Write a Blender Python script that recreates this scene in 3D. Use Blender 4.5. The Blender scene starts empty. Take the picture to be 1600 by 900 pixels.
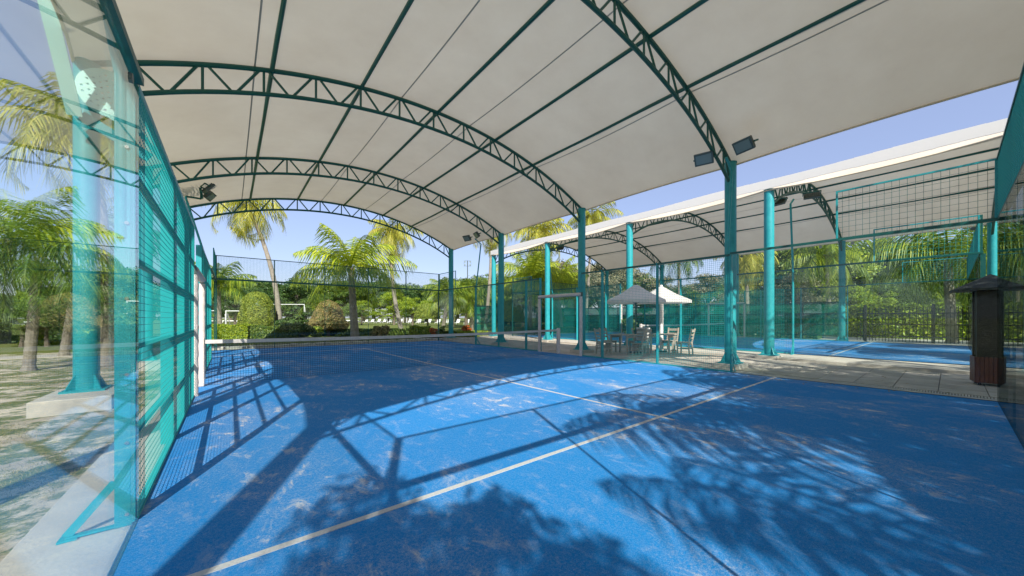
import bpy, math, random
import numpy as np
from mathutils import Vector, Matrix
random.seed(7); rng=np.random.default_rng(7)
D=bpy.data; C=bpy.context.scene.collection; sc=bpy.context.scene
R=math.radians
# ---------------- camera ----------------
cam=D.cameras.new('camera'); co=D.objects.new('camera',cam); C.objects.link(co); sc.camera=co
CX,CY,CZ,YAW,FPX=.478,.490,1.376,.6973,554.0
co.location=(CX,CY,CZ); co.rotation_euler=(R(90),0,-YAW)
cam.sensor_width=36; cam.lens=36*FPX/1600; cam.shift_x=-.0150; cam.shift_y=.0288
cam.clip_start=.02; cam.clip_end=3000
# ---------------- light ----------------
SUN_TRAVEL=Vector((.486,1.14,-1)).normalized()
SUN_EL=math.asin(-SUN_TRAVEL.z)
w=D.worlds.new('World'); sc.world=w; w.use_nodes=True
nt=w.node_tree; bg=nt.nodes['Background']
sky=nt.nodes.new('ShaderNodeTexSky'); sky.sky_type='NISHITA'; sky.sun_disc=False
sky.sun_elevation=SUN_EL; sky.sun_rotation=math.atan2(-SUN_TRAVEL.x,-SUN_TRAVEL.y)
sky.air_density=1.1; sky.dust_density=.8; sky.ozone_density=3.0; sky.altitude=0
mu=nt.nodes.new('ShaderNodeMix'); mu.data_type='RGBA'; mu.blend_type='MULTIPLY'; mu.inputs[0].default_value=1; mu.inputs[7].default_value=(1.0,.93,.98,1)
nt.links.new(sky.outputs[0],mu.inputs[6]); hz=nt.nodes.new('ShaderNodeMix'); hz.data_type='RGBA'; hz.inputs[0].default_value=.62; hz.inputs[7].default_value=(1.62,1.90,2.95,1)   # thin even sea haze
nt.links.new(mu.outputs[2],hz.inputs[6]); nt.links.new(hz.outputs[2],bg.inputs[0]); bg.inputs[1].default_value=.135
sl=D.lights.new('sun','SUN'); sl.energy=4.2; sl.angle=R(.53); sl.color=(1,.95,.86)
so=D.objects.new('sun',sl); C.objects.link(so); so.rotation_euler=SUN_TRAVEL.to_track_quat('-Z','Y').to_euler(); so.location=(-10,-20,30)
vs=sc.view_settings; vs.view_transform='Standard'; vs.look='None'; vs.gamma=1; vs.use_curve_mapping=False; vs.exposure=.88
sc.cycles.max_bounces=10; sc.cycles.transparent_max_bounces=40; sc.cycles.diffuse_bounces=4; sc.cycles.glossy_bounces=3

# ---------------- materials ----------------
def mat(name,col,rough=.6,metal=0,spec=.5,noise=None,bump=None,transl=0,var=0):
    """noise=(scale,amount,colour2)  bump=(scale,strength)  var=random per island value spread"""
    m=D.materials.new(name); m.use_nodes=True; n=m.node_tree.nodes; l=m.node_tree.links
    b=n['Principled BSDF']; b.inputs['Roughness'].default_value=rough; b.inputs['Metallic'].default_value=metal
    b.inputs['Specular IOR Level'].default_value=spec
    b.inputs['Base Color'].default_value=(*col,1); src=None
    tc=n.new('ShaderNodeTexCoord')
    if noise:
        t=n.new('ShaderNodeTexNoise'); t.inputs['Scale'].default_value=noise[0]; t.inputs['Detail'].default_value=6; t.inputs['Roughness'].default_value=.65
        l.new(tc.outputs['Object'],t.inputs['Vector'])
        r=n.new('ShaderNodeValToRGB'); r.color_ramp.elements[0].position=.5-noise[1]; r.color_ramp.elements[1].position=.5+noise[1]
        r.color_ramp.elements[0].color=(*col,1); r.color_ramp.elements[1].color=(*noise[2],1)
        l.new(t.outputs['Fac'],r.inputs[0]); src=r.outputs[0]
    if var:
        g=n.new('ShaderNodeNewGeometry'); h=n.new('ShaderNodeHueSaturation'); mp=n.new('ShaderNodeMapRange')
        mp.inputs[3].default_value=1-var; mp.inputs[4].default_value=1+var
        l.new(g.outputs['Random Per Island'],mp.inputs[0]); l.new(mp.outputs[0],h.inputs['Value'])
        mh=n.new('ShaderNodeMapRange'); mh.inputs[3].default_value=.5+var*.06; mh.inputs[4].default_value=.5-var*.07
        l.new(g.outputs['Random Per Island'],mh.inputs[0]); l.new(mh.outputs[0],h.inputs['Hue'])
        if src: l.new(src,h.inputs['Color'])
        else: h.inputs['Color'].default_value=(*col,1)
        src=h.outputs[0]
    if src: l.new(src,b.inputs['Base Color'])
    if bump:
        t=n.new('ShaderNodeTexNoise'); t.inputs['Scale'].default_value=bump[0]; t.inputs['Detail'].default_value=8
        l.new(tc.outputs['Object'],t.inputs['Vector'])
        bp=n.new('ShaderNodeBump'); bp.inputs['Strength'].default_value=bump[1]; bp.inputs['Distance'].default_value=.02
        l.new(t.outputs['Fac'],bp.inputs['Height']); l.new(bp.outputs[0],b.inputs['Normal'])
    if transl:
        t=n.new('ShaderNodeBsdfTranslucent'); t.inputs[0].default_value=(*col,1)
        if src: l.new(src,t.inputs[0])
        mx=n.new('ShaderNodeMixShader'); mx.inputs[0].default_value=transl
        l.new(b.outputs[0],mx.inputs[1]); l.new(t.outputs[0],mx.inputs[2]); l.new(mx.outputs[0],n['Material Output'].inputs[0])
    return m
def glassmat(name='clear_glass',g0=(.95,1,.98)):
    m=D.materials.new(name); m.use_nodes=True; n=m.node_tree.nodes; l=m.node_tree.links
    n.remove(n['Principled BSDF'])
    g=n.new('ShaderNodeNewGeometry'); mr=n.new('ShaderNodeMapRange'); mr.inputs[3].default_value=1.5; mr.inputs[4].default_value=1/1.5
    f=n.new('ShaderNodeFresnel'); l.new(g.outputs['Backfacing'],mr.inputs[0]); l.new(mr.outputs[0],f.inputs[0])
    t=n.new('ShaderNodeBsdfTransparent'); t.inputs[0].default_value=(.955,.985,.975,1)
    s=n.new('ShaderNodeBsdfGlossy'); s.inputs['Roughness'].default_value=0; s.inputs[0].default_value=(*g0,1)
    mx=n.new('ShaderNodeMixShader'); l.new(f.outputs[0],mx.inputs[0]); l.new(t.outputs[0],mx.inputs[1]); l.new(s.outputs[0],mx.inputs[2])
    l.new(mx.outputs[0],n['Material Output'].inputs[0]); return m
def turfmat():
    m=D.materials.new('sanded_blue_turf'); m.use_nodes=True; n=m.node_tree.nodes; l=m.node_tree.links
    b=n['Principled BSDF']; b.inputs['Roughness'].default_value=.95; b.inputs['Specular IOR Level'].default_value=.12
    tc=n.new('ShaderNodeTexCoord'); mp=n.new('ShaderNodeMapping'); mp.inputs['Rotation'].default_value=(0,0,.35); mp.inputs['Scale'].default_value=(1,.55,1)
    l.new(tc.outputs['Object'],mp.inputs[0])
    def noise(s,det,vec=mp.outputs[0],ro=.6,dist=0):
        t=n.new('ShaderNodeTexNoise'); t.inputs['Scale'].default_value=s; t.inputs['Detail'].default_value=det; t.inputs['Roughness'].default_value=ro; t.inputs['Distortion'].default_value=dist
        l.new(vec,t.inputs['Vector']); return t.outputs['Fac']
    def mathn(op,a,bv,c=None):
        x=n.new('ShaderNodeMath'); x.operation=op
        for i,v in enumerate((a,bv,c)):
            if v is None: continue
            if isinstance(v,(int,float)): x.inputs[i].default_value=v
            else: l.new(v,x.inputs[i])
        return x.outputs[0]
    def ramp(v,a,bb):
        x=n.new('ShaderNodeMapRange'); x.inputs[1].default_value=a; x.inputs[2].default_value=bb; x.interpolation_type='SMOOTHSTEP'; l.new(v,x.inputs[0]); return x.outputs[0]
    blot=ramp(noise(.55,8,ro=.66,dist=.6),.44,.66)      # broad sandy wear
    streak=ramp(noise(5.5,8,ro=.75,dist=.6),.52,.66)       # small sand streaks
    fine=ramp(noise(170,3,tc.outputs['Object'],.75),.25,.75)
    dust=ramp(noise(58,6,tc.outputs['Object'],.8),.36,.72)
    a=mathn('MULTIPLY',streak,mathn('MULTIPLY_ADD',blot,1.05,.14))
    a=mathn('MULTIPLY',a,mathn('MULTIPLY_ADD',fine,.75,.45))
    a=mathn('ADD',a,mathn('MULTIPLY',mathn('MULTIPLY',dust,fine),mathn('MULTIPLY_ADD',blot,.85,.27)))
    a=mathn('MINIMUM',mathn('MULTIPLY',a,.95),.85)
    mx=n.new('ShaderNodeMix'); mx.data_type='RGBA'; l.new(a,mx.inputs[0])
    base=n.new('ShaderNodeMix'); base.data_type='RGBA'; l.new(fine,base.inputs[0])
    base.inputs[6].default_value=(.001,.150,.43,1); base.inputs[7].default_value=(.008,.240,.61,1)
    l.new(base.outputs[2],mx.inputs[6]); mx.inputs[7].default_value=(.60,.565,.52,1)
    l.new(mx.outputs[2],b.inputs['Base Color'])
    bp=n.new('ShaderNodeBump'); bp.inputs['Strength'].default_value=.6; bp.inputs['Distance'].default_value=.006
    l.new(noise(220,4,tc.outputs['Object'],.8),bp.inputs['Height']); l.new(bp.outputs[0],b.inputs['Normal'])
    return m
M={}
M['teal']=mat('teal_paint',(.010,.27,.31),.42,noise=(5,.18,(.03,.36,.39)),bump=(14,.06))
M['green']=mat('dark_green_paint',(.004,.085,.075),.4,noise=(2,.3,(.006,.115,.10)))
M['wire']=mat('teal_wire',(.015,.36,.35),.45)
M['glass']=glassmat(); M['glassb']=glassmat('dimmed_reflection_glass',(.42,.45,.44))  # second glass has its reflections tinted darker to cut their haze
M['turf']=turfmat()
M['line']=mat('white_turf_line',(.62,.60,.56),.95,spec=.1,noise=(60,.25,(.40,.42,.46)),bump=(200,.5))
M['fabric']=mat('canopy_membrane',(.81,.715,.565),.6,noise=(.7,.22,(.71,.61,.47)),bump=(1.6,.25),transl=.19)
M['valance']=mat('white_membrane_edge',(.80,.78,.74),.6,transl=.1)
M['paver']=mat('joint_sand',(.13,.11,.085),.95)
M['pavertile']=mat('concrete_paver',(.52,.46,.37),.85,noise=(2.6,.2,(.36,.32,.26)),bump=(35,.25),var=.16)
M['concrete']=mat('weathered_concrete',(.60,.55,.47),.85,noise=(4,.22,(.40,.37,.32)),bump=(30,.3))
M['kerb']=mat('pale_concrete',(.56,.52,.45),.85,noise=(2.2,.25,(.40,.36,.30)),bump=(40,.3))
M['blackrub']=mat('black_rubber',(.02,.025,.025),.5)
M['pad']=mat('pale_foam_wrap',(.72,.66,.62),.8,noise=(14,.2,(.54,.49,.45)),bump=(40,.4))
M['tape']=mat('net_tape_cloth',(.62,.60,.56),.85,noise=(5,.25,(.42,.40,.38)),bump=(20,.4))
M['net']=mat('black_net_cord',(.006,.012,.03),.7)
M['lampbody']=mat('grey_lamp_housing',(.10,.13,.125),.45,metal=.3)
M['lens']=mat('lamp_lens',(.22,.28,.28),.15)
M['steel']=mat('bolt_steel',(.45,.46,.46),.35,metal=.9)
M['white']=mat('white_paint',(.78,.77,.74),.5,noise=(6,.3,(.68,.67,.64)))
M['umb']=mat('sun_faded_canvas',(.90,.84,.78),.9,noise=(5,.3,(.82,.76,.71)),transl=.2)
M['umbw']=mat('cream_canvas',(.86,.84,.80),.9,noise=(5,.3,(.78,.76,.72)),transl=.4)
M['wood']=mat('weathered_teak',(.50,.42,.33),.75,noise=(9,.25,(.36,.30,.23)),bump=(30,.3))
M['darkwood']=mat('dark_stained_wood',(.018,.014,.011),.6,noise=(7,.25,(.04,.03,.023)),bump=(25,.3))
M['redwood']=mat('red_brown_wood',(.17,.055,.025),.45,noise=(6,.25,(.09,.03,.016)),bump=(25,.2))
M['shingle']=mat('dark_roof_shingle',(.022,.026,.026),.8,noise=(12,.3,(.045,.05,.048)),bump=(30,.5))
M['blacksteel']=mat('black_fence_steel',(.012,.018,.018),.5)
M['bark']=mat('palm_bark',(.34,.30,.24),.9,noise=(9,.22,(.20,.17,.13)),bump=(18,.7))
M['bark2']=mat('brown_bark',(.13,.10,.075),.9,noise=(9,.22,(.20,.16,.12)),bump=(18,.7))
M['frond']=mat('palm_leaf_green',(.21,.31,.025),.5,transl=.42,var=.55)
M['frondy']=mat('palm_leaf_yellowing',(.40,.41,.05),.55,transl=.35,var=.4)
M['frondl']=mat('palm_leaf_lime',(.36,.46,.03),.5,transl=.42,var=.45)
M['frondy2']=mat('palm_leaf_olive',(.36,.38,.05),.55,transl=.35,var=.4)
M['frondd']=mat('palm_leaf_dark',(.10,.19,.025),.5,transl=.35,var=.5)
M['leaf']=mat('tree_leaf_green',(.10,.175,.022),.5,transl=.25,var=.6)
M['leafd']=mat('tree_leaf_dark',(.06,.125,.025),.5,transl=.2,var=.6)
M['leafb']=mat('tree_leaf_bright',(.27,.37,.018),.5,transl=.35,var=.45)
M['leafg']=mat('tree_leaf_greyish',(.23,.23,.12),.7,transl=.2,var=.5)
M['topi']=mat('clipped_leaf_olive',(.20,.26,.028),.7,transl=.15,var=.5)
M['topib']=mat('clipped_leaf_browning',(.27,.22,.07),.7,transl=.15,var=.5)
M['croton']=mat('orange_leaf',(.50,.16,.02),.6,transl=.25,var=.5)
M['straw']=mat('dry_grass',(.30,.27,.09),.8,transl=.2,var=.5)
M['screen']=mat('green_windscreen',(.01,.20,.105),.8,transl=.35,noise=(1.5,.3,(.015,.26,.15)))
M['teal_l']=mat('sunlit_turquoise_paint',(.45,.80,.74),.5)  # teal lightened to look sunlit, for racket face and strut
sm=M['screen'].node_tree; om=sm.nodes['Material Output']; old=om.inputs[0].links[0].from_socket
tr_=sm.nodes.new('ShaderNodeBsdfTransparent'); mx_=sm.nodes.new('ShaderNodeMixShader'); mx_.inputs[0].default_value=.55
sm.links.new(tr_.outputs[0],mx_.inputs[1]); sm.links.new(old,mx_.inputs[2]); sm.links.new(mx_.outputs[0],om.inputs[0])
M['cyan']=mat('cyan_cloth',(.02,.45,.55),.8)
M['dark']=mat('dark_panel',(.03,.03,.03),.4)

# ---------------- mesh builder ----------------
class MB:
    def __init__(s): s.v=[]; s.f=[]
    def add(s,v,f):
        o=len(s.v); s.v+=[tuple(p) for p in v]; s.f+=[tuple(i+o for i in q) for q in f]; return s
    def box(s,a,b):
        x0,y0,z0=a; x1,y1,z1=b
        return s.add([(x0,y0,z0),(x1,y0,z0),(x1,y1,z0),(x0,y1,z0),(x0,y0,z1),(x1,y0,z1),(x1,y1,z1),(x0,y1,z1)],
            [(0,3,2,1),(4,5,6,7),(0,1,5,4),(1,2,6,5),(2,3,7,6),(3,0,4,7)])
    def beam(s,p,q,wd,ht,up=(0,0,1)):
        p=Vector(p);q=Vector(q);d=(q-p).normalized();u=Vector(up)
        if abs(d.dot(u))>.99:u=Vector((0,1,0))
        r=d.cross(u).normalized();u=r.cross(d)
        v=[e+r*a*wd/2+u*b*ht/2 for e in (p,q) for a,b in ((-1,-1),(1,-1),(1,1),(-1,1))]
        return s.add(v,[(0,1,2,3),(4,7,6,5),(0,4,5,1),(1,5,6,2),(2,6,7,3),(3,7,4,0)])
    def tube(s,pts,rad,n=8,cap=True):
        pts=[Vector(p) for p in pts]; k=len(pts)
        rad=[rad]*k if isinstance(rad,(int,float)) else rad
        vs=[];t0=(pts[1]-pts[0]).normalized(); u=Vector((0,0,1)) if abs(t0.z)<.9 else Vector((1,0,0))
        r=t0.cross(u).normalized()
        for i,p in enumerate(pts):
            t=(pts[min(i+1,k-1)]-pts[max(i-1,0)]).normalized()
            r=(r-t*r.dot(t)).normalized(); b=t.cross(r)
            for j in range(n):
                a=2*math.pi*j/n; vs.append(p+(r*math.cos(a)+b*math.sin(a))*rad[i])
        fs=[(i*n+j,i*n+(j+1)%n,(i+1)*n+(j+1)%n,(i+1)*n+j) for i in range(k-1) for j in range(n)]
        if cap: fs+=[tuple(range(n))[::-1],tuple((k-1)*n+j for j in range(n))]
        return s.add(vs,fs)
    def build(s,name,m,parent=None,smooth=False,bevel=0):
        me=D.meshes.new(name); me.from_pydata(s.v,[],s.f); me.update()
        return link(name,me,m,parent,smooth,bevel)
def link(name,me,m,parent=None,smooth=False,bevel=0):
    me.materials.append(m)
    if smooth: me.polygons.foreach_set('use_smooth',[True]*len(me.polygons))
    o=D.objects.new(name,me); C.objects.link(o)
    if parent: o.parent=parent
    if bevel:
        b=o.modifiers.new('bevel','BEVEL'); b.width=bevel; b.segments=2; b.limit_method='ANGLE'
    if smooth:
        e=o.modifiers.new('split','EDGE_SPLIT'); e.split_angle=R(40)
    return o
def tag(o,label,cat,group=None):
    o['label']=label; o['category']=cat
    if group:o['group']=group
    return o
def thing(name,label,cat,loc=(0,0,0),rz=0,group=None):
    o=D.objects.new(name,None); C.objects.link(o); o.location=loc; o.rotation_euler=(0,0,rz); o.empty_display_size=.2
    return tag(o,label,cat,group)
def struct(o): o['kind']='structure'; return o
def dup(root,loc=None,rz=None,label=None,group=None,scale=None):
    r=root.copy(); C.objects.link(r)
    if loc is not None:r.location=loc
    if rz is not None:r.rotation_euler=(0,0,rz)
    if label:r['label']=label
    if group:r['group']=group
    if scale:r.scale=(scale,)*3 if isinstance(scale,(int,float)) else scale
    for ch in root.children:
        c=ch.copy(); C.objects.link(c); c.parent=r
        for g in ch.children:
            d=g.copy(); C.objects.link(d); d.parent=c
    return r
def quads(name,V,m,parent=None,tri=False):
    """V: (n,k,3) numpy faces"""
    n,k=V.shape[:2]; me=D.meshes.new(name)
    me.vertices.add(n*k); me.vertices.foreach_set('co',V.reshape(-1).astype(np.float32))
    me.loops.add(n*k); me.loops.foreach_set('vertex_index',np.arange(n*k,dtype=np.int32))
    me.polygons.add(n); me.polygons.foreach_set('loop_start',np.arange(0,n*k,k,dtype=np.int32))
    me.update(); me.validate()
    return link(name,me,m,parent)
def at(px,d):            # ground place on a compass bearing seen from the court corner, at depth d
    r=(px-824)/FPX; return CX+d*(math.sin(YAW)+r*math.cos(YAW)),CY+d*(math.cos(YAW)-r*math.sin(YAW))
def zat(py,d): return CZ+(496-py)/FPX*d

ORD=['first','second','third','fourth','fifth','sixth','seventh','eighth','ninth','tenth','eleventh','twelfth','thirteenth','fourteenth','fifteenth','sixteenth','seventeenth','eighteenth','nineteenth','twentieth','twenty-first','twenty-second','twenty-third','twenty-fourth','twenty-fifth']
# ---------------- ground & courts ----------------
def groundmat():
    m=D.materials.new('sandy_ground'); m.use_nodes=True; n=m.node_tree.nodes; l=m.node_tree.links
    b=n['Principled BSDF']; b.inputs['Roughness'].default_value=.95; b.inputs['Specular IOR Level'].default_value=.1
    tc=n.new('ShaderNodeTexCoord')
    def nz(s,d,ro=.65):
        t=n.new('ShaderNodeTexNoise'); t.inputs['Scale'].default_value=s; t.inputs['Detail'].default_value=d; t.inputs['Roughness'].default_value=ro; l.new(tc.outputs['Object'],t.inputs[0]); return t.outputs[0]
    def rp(v,a,c):
        x=n.new('ShaderNodeMapRange'); x.inputs[1].default_value=a; x.inputs[2].default_value=c; x.interpolation_type='SMOOTHSTEP'; l.new(v,x.inputs[0]); return x.outputs[0]
    def mix(f,a,c):
        x=n.new('ShaderNodeMix'); x.data_type='RGBA'; l.new(f,x.inputs[0])
        for i,v in ((6,a),(7,c)):
            if isinstance(v,tuple): x.inputs[i].default_value=(*v,1)
            else: l.new(v,x.inputs[i])
        return x.outputs[2]
    sand=mix(rp(nz(1.3,8),.38,.62),(.70,.61,.47),(.46,.39,.29))
    grass=mix(rp(nz(25,6),.4,.6),(.10,.14,.025),(.24,.24,.06))
    g=mix(rp(nz(1.7,9,.8),.455,.53),sand,grass)
    l.new(g,b.inputs['Base Color'])
    bp=n.new('ShaderNodeBump'); bp.inputs['Strength'].default_value=.8; bp.inputs['Distance'].default_value=.03; l.new(nz(22,9,.8),bp.inputs['Height']); l.new(bp.outputs[0],b.inputs['Normal'])
    return m
g=MB(); g.add([(-900,-900,-.05),(900,-900,-.05),(900,900,-.05),(-900,900,-.05)],[(0,1,2,3)]); struct(g.build('ground',groundmat()))
lawnm=mat('lawn_grass',(.10,.145,.028),.95,spec=.1,noise=(.35,.2,(.20,.20,.06)),bump=(40,.6))
g=MB(); g.box((-500,24,-.2),(500,700,-.03)); struct(g.build('lawn',lawnm))
g=MB(); g.box((-.52,-.6,-.2),(10.02,20.6,-.002)); struct(g.build('court_slab',M['kerb'],bevel=.01))
g=MB(); g.box((10.024,-9,-.2),(10.24,24,.012)); struct(g.build('kerb',M['kerb'],bevel=.008))
g=MB(); g.box((10.44,-9,-.2),(13.9,22.6,.006)); struct(g.build('paving_bed',M['paver']))
g=MB(); yy=-4.0; rr=random.Random(2)
while yy<22:
    for i in range(6):
        xa=10.445+i*.576; z=.021+rr.uniform(-.0025,.0025); g.box((xa+.004,yy+.004,.004),(xa+.570,yy+.574,z))
    yy+=.58
struct(g.build('paving',M['pavertile'],bevel=.004))
g=MB(); g.box((10.244,-9,-.2),(10.436,24,-.03)); struct(g.build('drain_channel',M['dark']))
dg=MB()
y=-4.0
while y<20: dg.box((10.25,y,-.02),(10.43,y+.024,.014)); y+=.035
dgo=dg.build('drain_grate',M['concrete']); tag(dgo,'pale slotted drain grate running along the blue court edge','drain grate')
g=MB(); g.box((13.904,-9,-.2),(26.9,24,.10)); struct(g.build('court_slab',M['kerb'],bevel=.015))
g=MB(); g.box((0.0,0,-.001),(10,20,.012)); struct(g.build('court_turf',M['turf']))
g=MB(); g.box((15.5,0,.101),(25.5,20,.112)); struct(g.build('court_turf',M['turf']))
def lines(x0,z):
    g=MB(); t=.004
    for yy in (3.05,16.95): g.box((x0+.02,yy-.025,z-.002),(x0+9.98,yy+.025,z+t))
    g.box((x0+4.975,3.076,z-.002),(x0+5.025,16.924,z+t)); g.box((x0+4.975,2.85,z-.002),(x0+5.025,3.024,z+t)); g.box((x0+4.975,16.976,z-.002),(x0+5.025,17.15,z+t))
    return struct(g.build('court_line',M['line']))
lines(0,.012); lines(15.5,.112)
# drive beyond the far fence
g=MB(); g.box((29.5,-14,-.2),(60,16,-.028)); struct(g.build('path',M['kerb']))
g=MB(); g.box((-60,20.9,-.2),(27,22.3,-.02)); struct(g.build('path',M['kerb']))

# ---------------- court cage ----------------
def wires(w_,z0,z1,p,r,axis='y'):
    """grid of welded wires in plane; first axis 0..w_"""
    V=[]
    def prism(a,b,off):
        a=np.array(a);b=np.array(b)
        P=[off[i] for i in range(3)]
        for i in range(3):
            o1=P[i];o2=P[(i+1)%3]; V.append([a+o1,a+o2,b+o2,b+o1])
    n=max(1,int(round(w_/p)))
    for i in range(n+1):
        u=w_*i/n
        prism((0,u,z0),(0,u,z1),[np.array((r*math.cos(t),r*math.sin(t),0)) for t in (0,2.094,4.189)])
    n=max(1,int(round((z1-z0)/p)))
    for i in range(n+1):
        z=z0+(z1-z0)*i/n
        prism((r*1.5,0,z),(r*1.5,w_,z),[np.array((r*math.cos(t),0,r*math.sin(t))) for t in (0,2.094,4.189)])
    return np.array(V)
mesh_cache={}
def meshpanel(name,parent,loc,w_,z0,z1,p=.05,r=.0026,rz=0,m='wire'):
    key=(round(w_,3),z0,z1,p,r,m)
    if key in mesh_cache:
        o=mesh_cache[key].copy(); o.name=name; C.objects.link(o)
    else:
        o=quads(name,wires(w_,z0,z1,p,r),M[m]); mesh_cache[key]=o
    o.parent=parent; o.location=loc; o.rotation_euler=(0,0,rz); return o
H=2.94
def side_wall(x,sgn,y0,z,label,fence_label,rails,group):
    """side wall at x, outward normal sgn; glass at both ends, mesh between"""
    for e,(ya,yb) in enumerate(((0,4),(16,20))):
        t=thing('glass_wall',label%('near','far')[e],'glass wall',(x,ya,z),0,group)
        for k in range(2):
            g=MB(); g.box((-.006,k*2+.004,.02),(.006,k*2+1.996,H)); g.build('glass_pane',M['glass' if x==0 and y0 is not None else 'glassb'],t)
        g=MB(); g.box((sgn*.012-.008,0,-.01),(sgn*.012+.014,4,.018)); g.build('bottom_seal',M['blackrub'],t)
        g=MB(); g.box((-.03,0,H+.002),(.03,4,H+.05)); g.build('top_rail',M['green'],t)
        a=0 if e==0 else 2
        meshpanel('mesh_panel',t,(0,a,0),2,H+.06,H+1.0,.1,.003,m='green' if x==10 else 'wire')  # dark green on the right court side paints these wires as if shaded
        g=MB()
        for yy in (a+.015,a+1.985): g.box((-.015,yy-.015,H+.05),(.015,yy+.015,H+1.02))
        g.box((-.0145,a+.031,H+.99),(.0145,a+1.969,H+1.02)); g.build('panel_frame',M['teal'],t)
        g=MB()
        for yy in ((0.25,1.75,2.25,3.75)): g.tube([(-.015,yy,H-.08),(.015,yy,H-.08)],.03,12)
        g.build('glass_clamp',M['lampbody'],t)
    posts=[4,6,8,8.9,11.1,12,14,16]
    t=thing('mesh_fence',fence_label,'mesh fence',(x,0,z),0,group)
    for a,b in ((4,6),(6,8),(8,8.9),(11.1,12),(12,14),(14,16)):
        meshpanel('mesh_panel',t,(0,a,0),b-a,.03,H-.02,.05,.0024 if rails else .0029)
        if rails:
            for i in range(1,5):
                g=MB(); zz=H*i/5; g.box((sgn*.03-.018,a+.02,zz-.018),(sgn*.03+.018,b-.02,zz+.018)); g.build('rail',M['teal'],t)
        g=MB(); g.box((sgn*.02-.025,a+.02,H-.03),(sgn*.02+.025,b-.02,H+.02)); g.build('top_rail',M['green' if not rails else 'teal'],t)
        g=MB(); g.box((sgn*.02-.02,a+.02,.01),(sgn*.02+.02,b-.02,.05)); g.build('bottom_rail',M['teal'],t)
    for yy in posts:
        g=MB(); g.box((min(0,sgn*.095)+sgn*.006,yy-.02,0),(max(0,sgn*.095)+sgn*.006,yy+.02,H+.03)); g.build('post',M['teal'],t,bevel=.003)
    for yy in (4,16):
        g=MB(); o=sgn
        g.beam((x*0+o*.1,yy,.012),(o*.30,yy,.012),.04,.012); g.beam((o*.30,yy-.0,.02),(o*.1,yy,.30),.045,.010,up=(0,1,0)); g.box((min(o*.33,o*.25),yy-.04,0.0),(max(o*.33,o*.25),yy+.04,.012))
        g.build('foot_brace',M['teal'],t)
        for zz in (.08,.55,1.0,1.5,2.0,2.5): g=MB(); g.tube([(o*.045,yy-.03,zz),(o*.045,yy+.03,zz)],.011,8); g.build('bolt',M['steel'],t)
def end_wall(x,y,sgn,z,label,group):
    t=thing('glass_wall',label,'glass wall',(x,y,z),0,group)
    for k in range(5):
        g=MB(); g.box((k*2+.004,-.006,.02),(k*2+1.996,.006,H)); g.build('glass_pane',M['glassb'],t)
    meshpanel('mesh_panel',t,(10,0,0),10,H+.06,H+1.0,.05,.0026,rz=R(90))
    g=MB(); g.box((0,sgn*.03-.03,H+.002),(10,sgn*.03+.03,H+.07)); g.build('top_rail',M['green'],t)
    g=MB(); g.box((0,-.015,H+.99),(10,.015,H+1.02)); g.build('mesh_top_rail',M['green'],t)
    g=MB(); g.box((0,sgn*.012-.01,-.01),(10,sgn*.012+.01,.018)); g.build('bottom_seal',M['blackrub'],t)
    for k in range(6):
        xx=min(max(k*2,.03),9.97); dd=.09 if k in(0,5) else .025; ww=.02 if k in (0,5) else .010; g=MB(); g.box((xx-ww,min(0,sgn*dd)+sgn*.008,0),(xx+ww,max(0,sgn*dd)+sgn*.008,H)); 
        g.box((xx-.02,sgn*.03-.02,H+.07),(xx+.02,sgn*.03+.02,H+1.02)); g.build('post',M['green'],t)
G1='walls around the near blue court'; G2='walls around the neighbouring blue court'
side_wall(0,-1,0,0,'clear glass side wall at the %s end of the left side, reflecting the canopy trusses','turquoise mesh fence with four horizontal rails along the left of the court',True,G1)
side_wall(10,1,0,0,'clear glass side wall at the %s end of the court side facing the paving','turquoise mesh side fence between the blue court and the paved strip',False,G1)
end_wall(0,20,1,0,'far glass end wall with dark mesh on top, in front of the palms and topiary',G1)
end_wall(0,0,-1,0,'near glass end wall of the court with fine mesh on top, at the right edge of the photo',G1)
side_wall(15.5,-1,0,.1,'clear glass at the %s end of the neighbouring court side next to the paving','mesh side fence of the neighbouring court right behind the umbrellas',False,G2)
side_wall(25.5,1,0,.1,'clear glass at the %s end of the neighbouring court outer side by the trees','outer mesh side fence of the neighbouring court in front of the green screen',False,G2)
end_wall(15.5,20,1,.1,'far glass end wall of the neighbouring court',G2)
end_wall(15.5,0,-1,.1,'near glass end wall of the neighbouring court, behind the wooden lantern tower',G2)

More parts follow.
